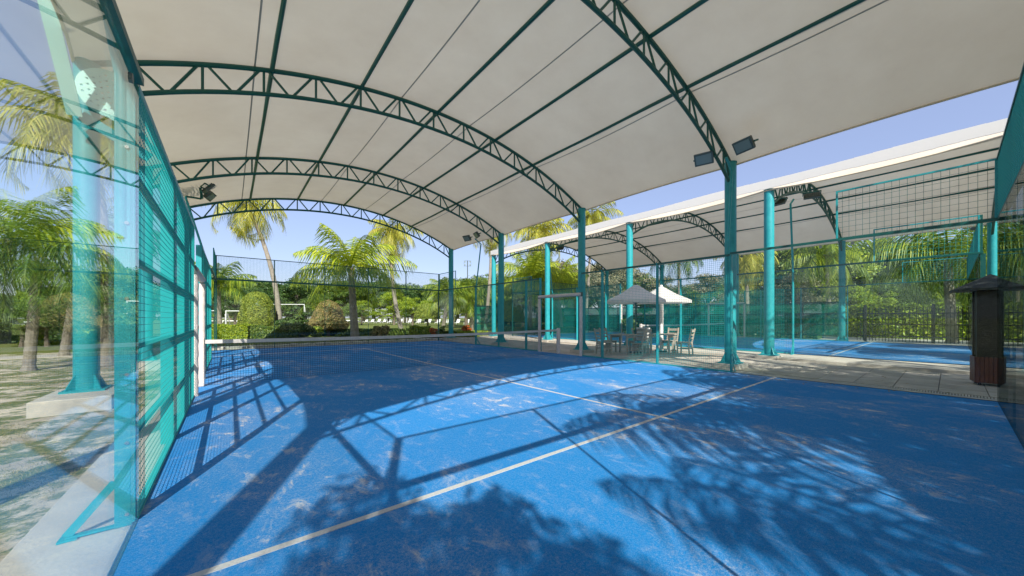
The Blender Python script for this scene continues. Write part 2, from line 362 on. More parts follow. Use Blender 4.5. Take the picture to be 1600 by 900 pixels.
# ---------------- nets and padded door frames ----------------
def net(x0,z,label):
    t=thing('court_net',label,'net',(x0,10,z),0,'nets across the blue courts')
    V=[];r=.0022;p=.045
    for i in range(int(9.8/p)+1):
        u=.1+i*p; V.append([(u-r,0,.02),(u+r,0,.02),(u+r,0,.86),(u-r,0,.86)]); V.append([(u,-r,.02),(u,r,.02),(u,r,.86),(u,-r,.86)])
    for i in range(int(.84/p)+1):
        zz=.02+i*p; V.append([(.1,0,zz-r),(9.9,0,zz-r),(9.9,0,zz+r),(.1,0,zz+r)]); V.append([(.1,-r,zz),(9.9,-r,zz),(9.9,r,zz),(.1,r,zz)])
    quads('net_mesh',np.array(V),M['net'],t)
    g=MB(); N=40
    for i in range(N):
        a=.08+9.84*i/N; b=.08+9.84*(i+1)/N
        za=.92-.04*math.sin(math.pi*i/N)*1; zb=.92-.04*math.sin(math.pi*(i+1)/N)
        for s in(-1,1):
            g.add([(a,s*.012,za-.075),(b,s*.012,zb-.075),(b,s*.012,zb),(a,s*.012,za)],[(0,1,2,3)])
        g.add([(a,-.012,za),(b,-.012,zb),(b,.012,zb),(a,.012,za)],[(0,1,2,3)])
    g.build('net_tape',M['tape'],t)
    for xx in (.03,9.97):
        g=MB(); g.box((xx-.055,-.055,0),(xx+.055,.055,.96)); g.build('net_post',M['pad'],t,bevel=.02)
net(0,.012,'black net with off white tape across the middle of the near blue court'); net(15.5,.112,'net with pale tape across the neighbouring court beyond the umbrellas')
def pad_tube(g,p,q,r):
    p=Vector(p);q=Vector(q);L=(q-p).length;n=int(L/.06);pts=[];rr=[]
    for i in range(n+1):
        pts.append(p+(q-p)*i/n+Vector((0,0,0))); rr.append(r*(1+(.10 if i%4==0 else 0)+random.uniform(-.04,.04)))
    g.tube(pts,rr,10)
def door(x,z,label):
    t=thing('door_frame',label,'door frame',(x,10,z),0,'padded door frames at the net ends')
    for s in (-1,1):
        g=MB(); pad_tube(g,(0,s*1.1,0),(0,s*1.1,2.12),.055); g.build('padded_post',M['pad'],t,smooth=True)
    g=MB(); pad_tube(g,(0,-1.12,2.2),(0,1.12,2.2),.06); g.build('padded_lintel',M['pad'],t,smooth=True)
    g=MB(); g.box((-.03,-1.16,2.13),(.03,-1.06,2.27)); g.box((-.03,1.06,2.13),(.03,1.16,2.27)); g.build('corner_bracket',M['lampbody'],t)
    return t
door(0,0,'pale padded door frame in the left turquoise fence beside the net'); door(10,0,'pale padded door frame at the right end of the near net')
door(15.5,.1,'pale padded door frame on the paved side of the neighbouring court'); door(25.5,.1,'pale padded door frame on the far side of the neighbouring court')

# ---------------- canopies ----------------
XL,XR=-1.35,10.95; XM=(XL+XR)/2; HS=(XR-XL)/2; EAVE,CROWN=5.58,7.10
RAD=(HS*HS+(CROWN-EAVE)**2)/(2*(CROWN-EAVE)); 
def ztop(x): return CROWN-RAD+math.sqrt(RAD*RAD-(x-XM)**2)
def zbot(x):
    u=abs(x-XM)/HS; return ztop(x)-.50-.08*u**6
YS=[-.7,4.35,9.70,15.05,20.35]
def tramesh():
    g=MB(); N=52
    tp=[(XL+(XR-XL)*i/N,0,ztop(XL+(XR-XL)*i/N)) for i in range(N+1)]
    bt=[(x,0,zbot(x)) for x,_,_ in tp]
    g.tube(tp,.048,8); g.tube(bt,.044,8)
    n=13
    for k in range(n):
        x0=XL+(XR-XL)*k/n; x1=XL+(XR-XL)*(k+1)/n; xm=(x0+x1)/2
        T=(xm,0,ztop(xm)); 
        g.tube([(x0+.03,0,zbot(x0+.03)),(xm-.06,0,ztop(xm-.06))],.026,6); g.tube([(xm,0,zbot(xm)),T],.026,6); g.tube([(x1-.03,0,zbot(x1-.03)),(xm+.06,0,ztop(xm+.06))],.026,6)
    return g
def colmesh():
    g=MB(); g.tube([(0,0,.03),(0,0,EAVE)],.145,24); return g
def canopy(label,off,fabmat,valance,first=None):
    t=thing('court_canopy',label,'canopy',(off,0,0),0,'white barrel canopies over the courts')
    tm=tramesh()
    for k,yy in enumerate(YS):
        o=tm.build('arch_truss',M['green'],t,smooth=True) if k==0 else o.copy()
        if k: C.objects.link(o); o.parent=t
        o.location=(0,yy,0)
    for yy in YS:
        for xx in (XL,XR):
            g=colmesh(); c=g.build('column',M['teal'],t,smooth=True); c.location=(xx,yy,0)
            b=MB(); b.box((-.24,-.24,.005),(.24,.24,.035)); 
            for s in range(4):
                a=s*math.pi/2+math.pi/4; dx,dy=math.cos(a),math.sin(a); n_=Vector((-dy,dx,0))*.008
                P=[Vector((dx*.13,dy*.13,.035)),Vector((dx*.27,dy*.27,.035)),Vector((dx*.14,dy*.14,.30))]
                b.add([p+n_ for p in P]+[p-n_ for p in P],[(0,1,2),(5,4,3),(0,3,4,1),(1,4,5,2),(2,5,3,0)])
            bo=b.build('base_plate',M['teal'],c)
            cp=MB(); cp.tube([(0,0,EAVE),(0,0,EAVE+.02)],.16,20); cp.build('cap_plate',M['teal'],c)
            c.location.z=(.165 if (xx<0 and off==0) else .13)
            c.scale=(1,1,(EAVE-c.location.z)/EAVE)
    for xx in (1.15,2.92,4.92,6.85,8.42):
        g=MB(); g.tube([(xx,YS[0]-.1,ztop(xx)-.0),(xx,YS[-1]+.1,ztop(xx))],.042,8); g.build('purlin',M['green'],t,smooth=True)
    # membrane: saddle between arches, scalloped eaves
    NX,NY=40,14; V=[];F=[]
    ny=NY*(len(YS)-1)
    def P(u,vv,dz=0,xf=None):
        k=min(int(vv),len(YS)-2); f=vv-k; y=YS[k]+(YS[k+1]-YS[k])*f
        if vv<=0: y-=.12
        if vv>=len(YS)-1: y+=.12
        s=4*f*(1-f)
        hw=HS+.14-.22*s
        x=XM+(u*2-1)*hw
        if xf is not None: x=xf
        xe=max(XL,min(XR,x)); z=ztop(xe)+.062-max(0,abs(x-XM)-HS)*.5
        z-=s*(.05+.10*min(1,abs(x-XM)/hw)**3)
        return (x,y,z+dz)
    for j in range(ny+1):
        for i in range(NX+1): V.append(P(i/NX,j/NY))
    for j in range(ny):
        for i in range(NX): a=j*(NX+1)+i; F.append((a,a+1,a+NX+2,a+NX+1))
    g=MB(); g.add(V,F); fo=g.build('canopy_fabric',fabmat,t,smooth=False); fo.data.polygons.foreach_set('use_smooth',[True]*len(F))
    # overlapped welded seams in the membrane
    for xx in (.85,3.9,5.95,8.62):
        g=MB(); u=(xx-XM+HS+.1)/(2*HS+.2)
        for j in range(ny):
            a0=P(0,j/NY,-.006,xx);a1=P(0,j/NY,-.006,xx+.03);b0=P(0,(j+1)/NY,-.006,xx);b1=P(0,(j+1)/NY,-.006,xx+.03)
            g.add([a0,a1,b1,b0],[(0,1,2,3)])
        g.build('fabric_seam',M['seam'],t)
    # edge cable in hem
    for s in (0,1):
        g=MB(); g.tube([P(s,j/NY,-.02) for j in range(ny+1)],.022,6); g.build('eave_cable',M['fabric'] if s==0 else M['fabric'],t)
    if valance:
        g=MB(); n=ny
        for j in range(n):
            y0=YS[0]-.1+(YS[-1]-YS[0]+.2)*j/n; y1=YS[0]-.1+(YS[-1]-YS[0]+.2)*(j+1)/n
            g.box((XL-.20,y0,EAVE+.02+.012*math.sin(j*.9)),(XL-.17,y1,EAVE+.30+.02*math.sin(j*.45)))
        g.build('eave_flap',M['valance'],t)
    return t
M['seam']=mat('fabric_seam',(.44,.40,.345),.7)
canopy('beige barrel canopy on dark green arch trusses over the near court',0,M['fabric'],False)
canopy('white edged barrel canopy over the neighbouring court on the right',15.5,M['fabric'],True)
for k,yy in enumerate(YS):
    g=MB()
    if 1:
        g.box((XL-.38,yy-.85,-.15),(XL+.42,yy+.45,.17)); o=g.build('concrete_plinth',M['concrete'],bevel=.015)
        tag(o,['pale concrete plinth under the column at the near left corner','pale concrete plinth behind the left glass, beside the near left end of the court','big pale concrete plinth seen through the left glass under a turquoise column','pale concrete plinth under the fourth left column','pale concrete plinth under the left column by the far end'][k],'plinth','concrete plinths under the canopy columns')
for bx,nm in ((XR,'near canopy'),(XL+15.5,'neighbouring canopy')):
    for k,yy in enumerate(YS):
        g=MB(); g.box((bx-.33,yy-.33,-.05),(bx+.33,yy+.33,.13)); o=g.build('concrete_plinth',M['concrete'],bevel=.012)
        tag(o,'low concrete pad under the %s column of the %s beside the paved strip'%(['nearest','second','third','fourth','farthest'][k],nm),'plinth','concrete plinths under the canopy columns')

# ---------------- racket sign on the left column ----------------
t=thing('racket_sign','big pale turquoise racket cut from perforated sheet on the left column behind the glass','racket sign',(-1.02,9.35,5.02),0)
ang=R(-33)   # handle points down to the right
def rk(u,v): # u across, v along from handle (neg) to head (pos)
    return (u*math.cos(ang)-v*math.sin(ang)*-1*-1, 0, u*math.sin(ang)+v*math.cos(ang)) if 0 else (u*math.cos(ang)+v*math.sin(ang),0,-u*math.sin(ang)+v*math.cos(ang))
import bmesh
def plate(outline,holes,thick,name,m,parent):
    bm=bmesh.new()
    def ring(pts): 
        vs=[bm.verts.new((p[0],0,p[1])) for p in pts]
        return [bm.edges.new((vs[i],vs[(i+1)%len(vs)])) for i in range(len(vs))]
    es=ring(outline)
    for h in holes: es+=ring(h)
    bmesh.ops.triangle_fill(bm,edges=es,use_beauty=True,normal=(0,1,0))
    r=bmesh.ops.extrude_face_region(bm,geom=bm.faces[:])
    bmesh.ops.translate(bm,verts=[v for v in r['geom'] if isinstance(v,bmesh.types.BMVert)],vec=(0,thick,0))
    bmesh.ops.recalc_face_normals(bm,faces=bm.faces[:])
    me=D.meshes.new(name); bm.to_mesh(me); bm.free(); return link(name,me,m,parent)
def rot(p): x,z=p; return (x*math.cos(ang)+z*math.sin(ang), -x*math.sin(ang)+z*math.cos(ang))
head=[(.36*math.cos(a),.40*math.sin(a)+.02) for a in [math.pi*(-.28)+math.pi*1.56*i/30 for i in range(31)]]
outl=[rot(p) for p in head+[(-.10,-.52),(-.045,-.56),(-.045,-.62),(.045,-.62),(.045,-.56),(.10,-.52)]]
holes=[]
for i in range(-4,5):
    for j in range(-4,4):
        x=i*.078+(.039 if j%2 else 0); z=j*.078+.06
        if (x/.30)**2+((z-.03)/.33)**2<1: holes.append([rot((x+.016*math.cos(b),z+.016*math.sin(b))) for b in [k*math.pi/4 for k in range(8)]])
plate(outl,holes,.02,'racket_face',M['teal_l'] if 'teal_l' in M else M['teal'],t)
g=MB(); a=rot((0,-.60));b=rot((0,-1.05)); g.tube([(a[0],.01,a[1]),(b[0],.01,b[1])],.035,10); g.build('handle',M['teal'],t)
g=MB(); g.beam((-.33,.05,-.42),(.42,.12,-.86),.05,.16,up=(0,0,1)); g.build('bracket_bar',M['teal'],t)
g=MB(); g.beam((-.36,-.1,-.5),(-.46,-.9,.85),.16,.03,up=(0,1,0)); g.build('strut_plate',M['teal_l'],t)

# ---------------- floodlight masts ----------------
def mast(x,y,s,z,label,off=.36):
    """rises from the top of a court post, leans outwards, s = outward side"""
    t=thing('floodlight_mast',label,'floodlight mast',(x,y,z),0 if s>0 else math.pi,'floodlight masts on the court walls')
    g=MB(); g.tube([(.07,.0,1.9),(.07,0,2.95),(.10,0,3.15),(off,0,5.15),(off-.36 if off<.5 else off,0,5.38 if off<.5 else 5.2)],.032,10); g.build('mast_pole',M['teal'],t,smooth=True)
    cx=off-.36; g=MB(); g.beam((cx,-.55,5.38),(cx,.55,5.38),.06,.06)
    if off>.5: g.beam((cx,0,5.38),(cx,0,5.2),.06,.06,up=(1,0,0)); g.beam((off,0,5.2),(cx,0,5.2),.05,.05); g.build('cross_arm',M['green'],t)
    for k in (-1,1):
        c=Vector((cx-.20,k*.46,5.45))
        f=D.objects.new
        g=MB(); g.box((-.035,-.22,-.15),(.035,.22,.15))
        for q in range(9): yy=-.2+q*.05; g.box((.036,yy-.006,-.13),(.075,yy+.006,.13))
        o=g.build('floodlight',M['lampbody'],t,bevel=.01); o.location=c; o.rotation_euler=(0,R(-38),R(k*14))
        l=MB(); l.box((-.042,-.18,-.11),(-.0355,.18,.11)); l.build('lens',M['lens'],o)
        y_=MB(); y_.beam((.02,-.24,0),(.16,-.24,-.04),.02,.04); y_.beam((.02,.24,0),(.16,.24,-.04),.02,.04); y_.beam((.16,-.25,-.04),(.16,.25,-.04),.03,.03); y_.build('yoke',M['green'],o)
    return t
mast(10,4.1,1,0,'twin floodlight mast with two grey lamps beside the nearest right column'); mast(10,16,1,0,'twin floodlight mast by the far right columns with a palm frond behind it')
mast(0,16,-1,0,'twin floodlight mast reaching over the left mesh fence',.6); mast(0,4,-1,0,'twin floodlight mast behind the left glass at its near end')
mast(15.5,4,-1,.1,'twin floodlight mast at the near end of the neighbouring court'); mast(15.5,16,-1,.1,'twin floodlight mast at the far end of the neighbouring court')

# ---------------- furniture on the paving ----------------
def chair(label,loc,rz):
    t=thing('wooden_chair',label,'chair',loc,rz,'wooden chairs around the umbrella tables')
    for sx in(-1,1):
        g=MB(); g.box((sx*.2-.022,.17,0),(sx*.2+.022,.215,.43)); g.build('leg',M['wood'],t)
        g=MB(); g.beam((sx*.2,-.22,0),(sx*.2,-.19,.44),.044,.044,up=(0,1,0)); g.beam((sx*.2,-.19,.44),(sx*.2,-.30,.95),.044,.04,up=(0,1,0)); g.build('leg',M['wood'],t)
    g=MB()
    for i in range(6): g.box((-.235,-.19+i*.074,.43),(.235,-.19+i*.074+.062,.455))
    g.build('seat',M['wood'],t)
    g=MB()
    for zz,h in ((.60,.05),(.72,.05),(.87,.09)): yy=-.19-(zz-.44)*.215; g.box((-.18,yy-.012,zz-h/2),(.18,yy+.012,zz+h/2))
    g.build('backrest',M['wood'],t)
    g=MB(); g.box((-.18,.18,.36),(.18,.2,.425)); g.box((-.18,-.2,.36),(.18,-.18,.425))
    g.box((-.205,-.18,.2),(-.185,.18,.235)); g.box((.185,-.18,.2),(.205,.18,.235)); g.build('apron',M['wood'],t)
    return t
def table(label,loc,rz=0):
    t=thing('wooden_table',label,'table',loc,rz,'wooden tables on the paved strip')
    g=MB()
    for i in range(7): g.box((-.4,-.4+i*.116,.70),(.4,-.4+i*.116+.104,.73))
    g.build('tabletop',M['wood'],t)
    for sx in(-1,1):
        for sy in(-1,1): g=MB(); g.box((sx*.33-.03,sy*.33-.03,0),(sx*.33+.03,sy*.33+.03,.70)); g.build('leg',M['wood'],t)
    g=MB(); g.box((-.3,-.34,.6),(.3,-.315,.698)); g.box((-.3,.315,.6),(.3,.34,.698)); g.build('apron',M['wood'],t)
def umbrella(label,loc,m,polem,pr,r,top,rim,rz=0):
    t=thing('parasol',label,'parasol',loc,rz,'pale parasols over the tables')
    g=MB(); n=8; ap=(0,0,top); 
    rings=[(.08,top-.01),(r*.5,rim+(top-rim)*.46),(r,rim)]
    for k in range(n):
        a=2*math.pi*k/n;b=2*math.pi*(k+1)/n
        def pt(rr,zz,an,mid=0): return (rr*math.cos(an),rr*math.sin(an),zz)
        prev=None
        for rr,zz in rings:
            mid=(a+b)/2; cur=[pt(rr,zz,a),pt(rr*.925,zz-.0,mid),pt(rr,zz,b)]
            if prev: g.add(prev+cur,[(0,1,4,3),(1,2,5,4)])
            else: g.add([ap]+cur,[(0,1,2),(0,2,3)])
            prev=cur
        lo=[(p[0]*1.01,p[1]*1.01,p[2]-.11) for p in prev]; g.add(prev+lo,[(0,1,4,3),(1,2,5,4)])
    g.build('parasol_canopy',m,t)
    g=MB(); g.tube([(0,0,.05),(0,0,top+.06)],pr,12); g.build('pole',polem,t,smooth=True)
    g=MB()
    for k in range(n): a=2*math.pi*k/n; g.beam((0.03*math.cos(a),.03*math.sin(a),top-.06),((r-.03)*math.cos(a),(r-.03)*math.sin(a),rim-.02),.018,.02); g.beam((.03*math.cos(a),.03*math.sin(a),rim-.12),(r*.55*math.cos(a),r*.55*math.sin(a),rim+(top-rim)*.40),.014,.016)
    g.build('rib',M['dark'],t)
    g=MB(); g.tube([(0,0,0),(0,0,.06)],[.24,.22],20); g.tube([(0,0,.06),(0,0,.25)],.04,12); g.build('base',M['dark'],t)
TZ=.022
t1=(11.75,8.35); t2=(13.05,7.50)
table('weathered wooden table under the grey parasol',(*t1,TZ),.1); table('pale wooden table under the cream parasol',(*t2,TZ),.2)
for i,(dx,dy,rz,lb) in enumerate(((-.7,.35,-2.0,'wooden chair at the left side of the grey parasol table, turned away from the post'),(0,-.72,0,'wooden chair in front of the grey parasol table with a cyan towel on it'),(.75,-.1,1.57,'wooden chair right of the grey parasol table'),(.1,.75,3.14,'wooden chair behind the grey parasol table'))):
    chair(lb,(t1[0]+dx,t1[1]+dy,TZ),rz)
for i,(dx,dy,rz,lb) in enumerate(((.72,.1,1.6,'pale wooden slatted chair farthest right beside the cream parasol table'),(.2,-.75,.15,'pale wooden chair in front of the cream parasol table'),(-.55,.62,-2.6,'pale wooden chair left of the cream parasol table next to the white stand'))):
    chair(lb,(t2[0]+dx,t2[1]+dy,TZ),rz)
tw=MB(); tw.box((-.17,-.15,0),(.17,.15,.035)); o=tw.build('folded_towel',M['cyan'],bevel=.015); o.location=(t1[0],t1[1]-.72,TZ+.456); tag(o,'cyan folded towel lying on the front wooden chair','towel')
umbrella('grey faded parasol with dark pole, the nearer of the two',(12.3,8.18,TZ),M['umb'],M['dark'],.022,1.12,2.60,2.0,.2)
umbrella('cream parasol with thick white pole, the farther of the two',(13.55,7.85,TZ),M['umbw'],M['white'],.06,1.1,2.58,2.03,.5)
t=thing('side_stand','white painted stand with solid leg between the two parasol tables','stand',(13.1,8.35,TZ),.3)
g=MB(); g.box((-.3,-.2,.88),(.3,.2,.95)); g.build('top',M['white'],t,bevel=.01)
g=MB(); g.box((-.29,-.17,0),(-.08,.17,.88)); g.build('leg_panel',M['white'],t,bevel=.01)
g=MB(); g.box((.22,-.15,0),(.27,.15,.88)); g.build('leg',M['white'],t)
# lantern tower
t=thing('lantern_tower','dark wooden slatted tower with shingled pyramid roof and red brown box at its foot','wooden tower',(12.15,-.02,TZ),.12); t.scale=(.80,.80,.98)
g=MB(); g.box((-.21,-.21,.05),(.21,.21,1.92))
for i in range(34):
    zz=.60+i*.039; g.box((-.225,-.225,zz),(.225,.225,zz+.026))
g.build('slatted_body',M['darkwood'],t)
g=MB()
for sx in(-1,1):
    for sy in(-1,1): g.box((sx*.23-.022,sy*.23-.022,.05),(sx*.23+.022,sy*.23+.022,1.93))
g.build('corner_post',M['darkwood'],t)
g=MB(); s=.60; g.add([(-s,-s,1.93),(s,-s,1.93),(s,s,1.93),(-s,s,1.93),(-s,-s,1.97),(s,-s,1.97),(s,s,1.97),(-s,s,1.97),(0,0,2.27)],[(3,2,1,0),(0,1,5,4),(1,2,6,5),(2,3,7,6),(3,0,4,7),(4,5,8),(5,6,8),(6,7,8),(7,4,8)]); 
g.build('roof',M['shingle'],t)
g=MB(); g.box((-.27,-.27,.07),(.27,.27,.56))
for f4 in range(4):
    for i in range(8):
        u=-.27+i*.0685; a=u+.004;b=u+.058
        if f4==0:g.box((a,-.288,.06),(b,-.271,.58))
        if f4==1:g.box((a,.271,.06),(b,.288,.58))
        if f4==2:g.box((-.288,a,.06),(-.271,b,.58))
        if f4==3:g.box((.271,a,.06),(.288,b,.58))
g.build('planter_box',M['redwood'],t)
g=MB()
for sx in(-1,1):
    for sy in(-1,1): g.tube([(sx*.2,sy*.2,0),(sx*.2,sy*.2,.07)],.03,10)
g.build('foot',M['dark'],t)

# ---------------- vegetation ----------------
def palm_crown(name,m,seed,nf=22,L=2.6,droop=1.0,up=1.0,parent=None):
    r=np.random.default_rng(seed); Q=[]
    for k in range(nf):
        az=k*2.399+r.uniform(-.3,.3); t=(k+.5)/nf
        el=R(80)-t*R(110)*droop+r.uniform(-.12,.12); el*=up
        l=L*(.85+.3*r.random())*(1-.25*(t<.15))
        N=13; pts=[np.zeros(3)]; e=el; dz=(1.5+.7*t)*droop/N
        for i in range(N):
            e-=dz*(.4+1.2*i/N); pts.append(pts[-1]+l/N*np.array((math.cos(e)*math.cos(az),math.cos(e)*math.sin(az),math.sin(e))))
        side=np.array((-math.sin(az),math.cos(az),0)); tw=r.uniform(-.5,.5)
        for i in range(N):
            a,b=pts[i],pts[i+1]; wv=.035*(1-i/N)+.006; upv=np.cross(b-a,side); upv/=np.linalg.norm(upv)+1e-9
            Q.append([a-side*wv,a+side*wv,b+side*wv*.9,b-side*wv*.9])
            if i<1: continue
            for s in (-1,1):
                for q in range(3):
                    f=(q+r.random()*.6)/3; p=a+(b-a)*f; u=(i+f)/N
                    ll=l*.31*(math.sin(math.pi*min(1,u*.9+.13))**.7)*(.8+.4*r.random())
                    fw=(b-a)/np.linalg.norm(b-a)
                    dr=side*s*math.cos(tw*.5)+fw*(.55+.5*u)-np.array((0,0,1))*(.40+.55*droop*r.random()+.40*t)
                    dr/=np.linalg.norm(dr); wd=np.cross(dr,np.array((0,0,1.)))*.0+fw*.022
                    mid=p+dr*ll*.55; tip=mid+(dr*.85-np.array((0,0,.75)))*ll*.5
                    Q.append([p-wd*.8,p+wd*.8,mid+wd,mid-wd]); Q.append([mid-wd,mid+wd,tip+wd*.15,tip-wd*.15])
    return quads(name,np.array(Q),m,parent)
def trunk(name,pts,r0,r1,m,parent,rings=True):
    g=MB(); P=[Vector(p) for p in pts]
    # smooth resample
    out=[];n=28
    for i in range(n+1):
        t=i/n*(len(P)-1);k=min(int(t),len(P)-2);f=t-k
        p0=P[max(k-1,0)];p1=P[k];p2=P[k+1];p3=P[min(k+2,len(P)-1)]
        out.append(.5*((2*p1)+(p2-p0)*f+(2*p0-5*p1+4*p2-p3)*f*f+(3*p1-p0-3*p2+p3)*f**3))
    rr=[(r0+(r1-r0)*min(1,(i/n)**.6))*(1+(.06 if i%2 else -.03 if rings else 0)) for i in range(n+1)]
    rr[0]*=1.35; rr[1]*=1.1
    g.tube(out,rr,12); return g.build(name,m,parent,smooth=False)
crowns={}
def get_crown(kind):
    if kind not in crowns:
        a={'lush':('frondl',51,22,2.9,.80,1.1),'dry3':('frondy2',17,26,2.6,1.1,1),'full':('frond',11,25,2.9,.95,1),'full2':('frond',23,24,2.9,1.05,1),'dry':('frondy',5,24,2.7,1.3,.9),'dry2':('frondy',17,26,2.6,1.2,1),'dark':('frondd',31,24,2.7,1.0,1),'young':('frond',41,20,2.2,.8,1.15)}[kind]
        o=palm_crown('crown',M[a[0]],a[1],a[2],a[3],a[4],a[5]); crowns[kind]=o; return o
    o=crowns[kind].copy(); C.objects.link(o); return o
def palm(label,base,top,kind,scale=1,r0=.20,r1=.11,bend=(0,0),rz=0,group='coconut palms around the courts'):
    b=Vector((base[0],base[1],-.05)); t=thing('palm_tree',label,'palm tree',b,0,group)
    T=Vector(top)-b; mid=T*.5+Vector((bend[0],bend[1],0))
    trunk('trunk',[(0,0,0),mid*.5+Vector((bend[0]*.25,bend[1]*.25,0)),mid,mid*.5+T*.5+Vector((bend[0]*.25,bend[1]*.25,0)),T],r0,r1,M['bark'],t)
    c=get_crown(kind); c.parent=t; c.location=T; c.scale=(scale,)*3; c.rotation_euler=(0,0,rz)
    g=MB()
    for k in range(7):
        a=k*.9; p=T+Vector((.16*math.cos(a),.16*math.sin(a),-.12-.05*(k%2))); g.tube([p+Vector((0,0,.11)),p+Vector((0,0,.06)),p,p-Vector((0,0,.07))],[.02,.085,.09,.03],8)
    g.build('coconut',M['topib'],t)
    return t
def P2(label,pxb,d,pxt,pyt,kind,scale=1,bend=(0,0),rz=0,dt=0,**k):
    b=at(pxb,d); tp=at(pxt,d+dt); return palm(label,b,(tp[0],tp[1],zat(pyt,d+dt)),kind,scale,bend=bend,rz=rz,**k)
P2('tall yellowing palm with curved leaning trunk behind the left of the far wall',437,25,385,318,'dry',1.15,bend=(.5,-.1),rz=1)
P2('short full green palm in the middle behind the far glass wall',555,22,548,418,'lush',1.35,rz=.5,r0=.28,r1=.17)
P2('tall pale trunked palm right of the short green palm, crown half hidden by the canopy',629,29,613,362,'dry2',1.1,rz=2,bend=(-.3,.2))
P2('small bright palm with slanting trunk beside the mushroom topiary',691,29,700,462,'young',1.05,rz=1,r0=.2)
P2('young palm at the left edge of the far wall behind the hedge',343,25,341,445,'young',1.2,rz=2.2)
P2('very tall pale palm just right of the last right column',757,33,768,352,'dry',1.1,rz=3,bend=(.2,0))
P2('tall palm showing above the ends of both canopies',838,38,846,362,'dry2',1.7,rz=.3)
P2('tall palm whose crown tops the white canopy edge',915,40,925,342,'dry3',1.5,rz=1.4)
P2('low palm with gold fronds between the far columns',738,36,735,468,'young',1.5,rz=.9)
P2('bushy yellow green palm behind the far end of the neighbouring court',828,30,830,432,'lush',1.3,rz=4)
P2('palm beyond the farthest right corner of the near court',878,33,872,440,'lush',1.3,rz=2.6)
P2('palm with bare trunk beyond the second canopy, left of the outer turquoise column',1297,27.5,1290,398,'full2',1.4,rz=.7,bend=(.2,0))
P2('thick trunked palm nearest the wooden tower beyond the neighbouring court',1488,19.5,1480,395,'full2',1.45,rz=1.9,r0=.24,r1=.17)
P2('pale palm seen between the near right column and the light blue column',1168,27,1166,398,'dry2',1.15,rz=.2)
P2('hanging frond palm behind the cream parasol',1063,30,1060,392,'dark',1.2,rz=1.1)
P2('palm behind the wooden tower at the right edge',1585,22,1590,380,'full2',1.1,rz=3.3)
P2('tall palm seen through the left glass beside the column',168,10.5,140,200,'dry3',1.0,rz=2.0,bend=(.1,0))
P2('short palm low in the left glass',45,9.5,60,400,'dark',.8,rz=.2,r0=.12,r1=.09)
P2('second short palm in the left glass behind the mesh reflection',100,13,130,372,'dark',1.1,rz=2.4,r0=.13,r1=.1)
for i,(x,y,z,k,s,lb) in enumerate(((3.9,-5.0,5.2,'full',1.45,'palm behind the near end wall shading the middle of the court'),(6.2,-4.7,5.6,'full2',1.45,'palm behind the near end wall shading the right of the court'),(1.4,-5.4,4.6,'dark',1.0,'palm behind the near end wall on the left'),(8.9,-5.2,5.4,'full',1.35,'palm behind the near end wall by the paved strip'),(17,-4.5,5.5,'full2',1.1,'palm behind the neighbouring court near its corner'),(22,-5,5,'full',1.1,'palm behind the neighbouring court farther right'))):
    palm(lb,(x+.3,y-.4),(x,y,z),k,s,rz=i*1.3)

def leafcloud(name,n,fn,size,m,seed,parent=None,flat=0):
    """fn(rng,n)->points,normals"""
    r=np.random.default_rng(seed); p,nr=fn(r,n)
    a=r.normal(size=(n,3)); nn=nr+a*.7; nn/=np.linalg.norm(nn,axis=1)[:,None]
    t=np.cross(nn,r.normal(size=(n,3))); t/=np.linalg.norm(t,axis=1)[:,None]; b=np.cross(nn,t)
    s=size*(.6+.8*r.random((n,1))); t=t*s; b=b*s*.55
    Q=np.stack([p-t,p+b*.9-t*.1,p+t,p-b*.9-t*.1],axis=1)
    return quads(name,Q,m,parent)
def tree_pts(seed,nc,rx,rz,zc,cr):
    r0=np.random.default_rng(seed); cs=[]
    while len(cs)<nc:
        v=r0.uniform(-1,1,3)
        if .25<np.linalg.norm(v)<1: cs.append(v*np.array((rx,rx,rz))+np.array((0,0,zc)))
    cs=np.array(cs); rad=cr*r0.uniform(.55,1.25,nc)
    def fn(r,n):
        k=r.integers(0,nc,n); v=r.normal(size=(n,3)); v/=np.linalg.norm(v,axis=1)[:,None]
        v[:,2]=np.where(v[:,2]<-.4,-v[:,2]*.5,v[:,2]); q=r.random((n,1))**.35
        return cs[k]+v*rad[k][:,None]*q*np.array((1,1,.75)),v
    return fn,cs
treeproto={}
def tree(label,base,h,kind,seed,rz=0,group='broadleaf trees beyond the courts',wide=1.0):
    """unit tree of height 6 scaled"""
    key=(kind,seed)
    t=thing('broadleaf_tree',label,'tree',(base[0],base[1],-.05),rz,group)
    s=h/6
    if key not in treeproto:
        fn,cs=tree_pts(seed,34,2.2,1.9,3.9,.85)
        c=leafcloud('crown',11000,fn,.085,M[kind],seed)
        g=MB(); g.tube([(0,0,0),(.05,0,1),(0,.05,2.4),(0,0,3.6)],[.17,.12,.10,.06],8)
        for q in cs[:12]: g.tube([(0,0,1.6+.5*(q[2]-2)/2),tuple(q*np.array((.5,.5,1))-np.array((0,0,.4))),tuple(q)],[.07,.045,.015],5,False)
        tr=g.build('trunk',M['bark2'])
        treeproto[key]=(c,tr)
    else:
        c,tr=[o.copy() for o in treeproto[key]]; C.objects.link(c); C.objects.link(tr)
    c.parent=t; tr.parent=t; t.scale=(s*wide,s*wide,s)
    return t
M['leaf2']=M['leaf']
kinds=[('leaf',1),('leafd',2),('leafb',3),('leafg',4),('leaf',5)]
words={'leaf':'mid green','leafd':'dark green','leafb':'bright yellow green','leafg':'grey green'}
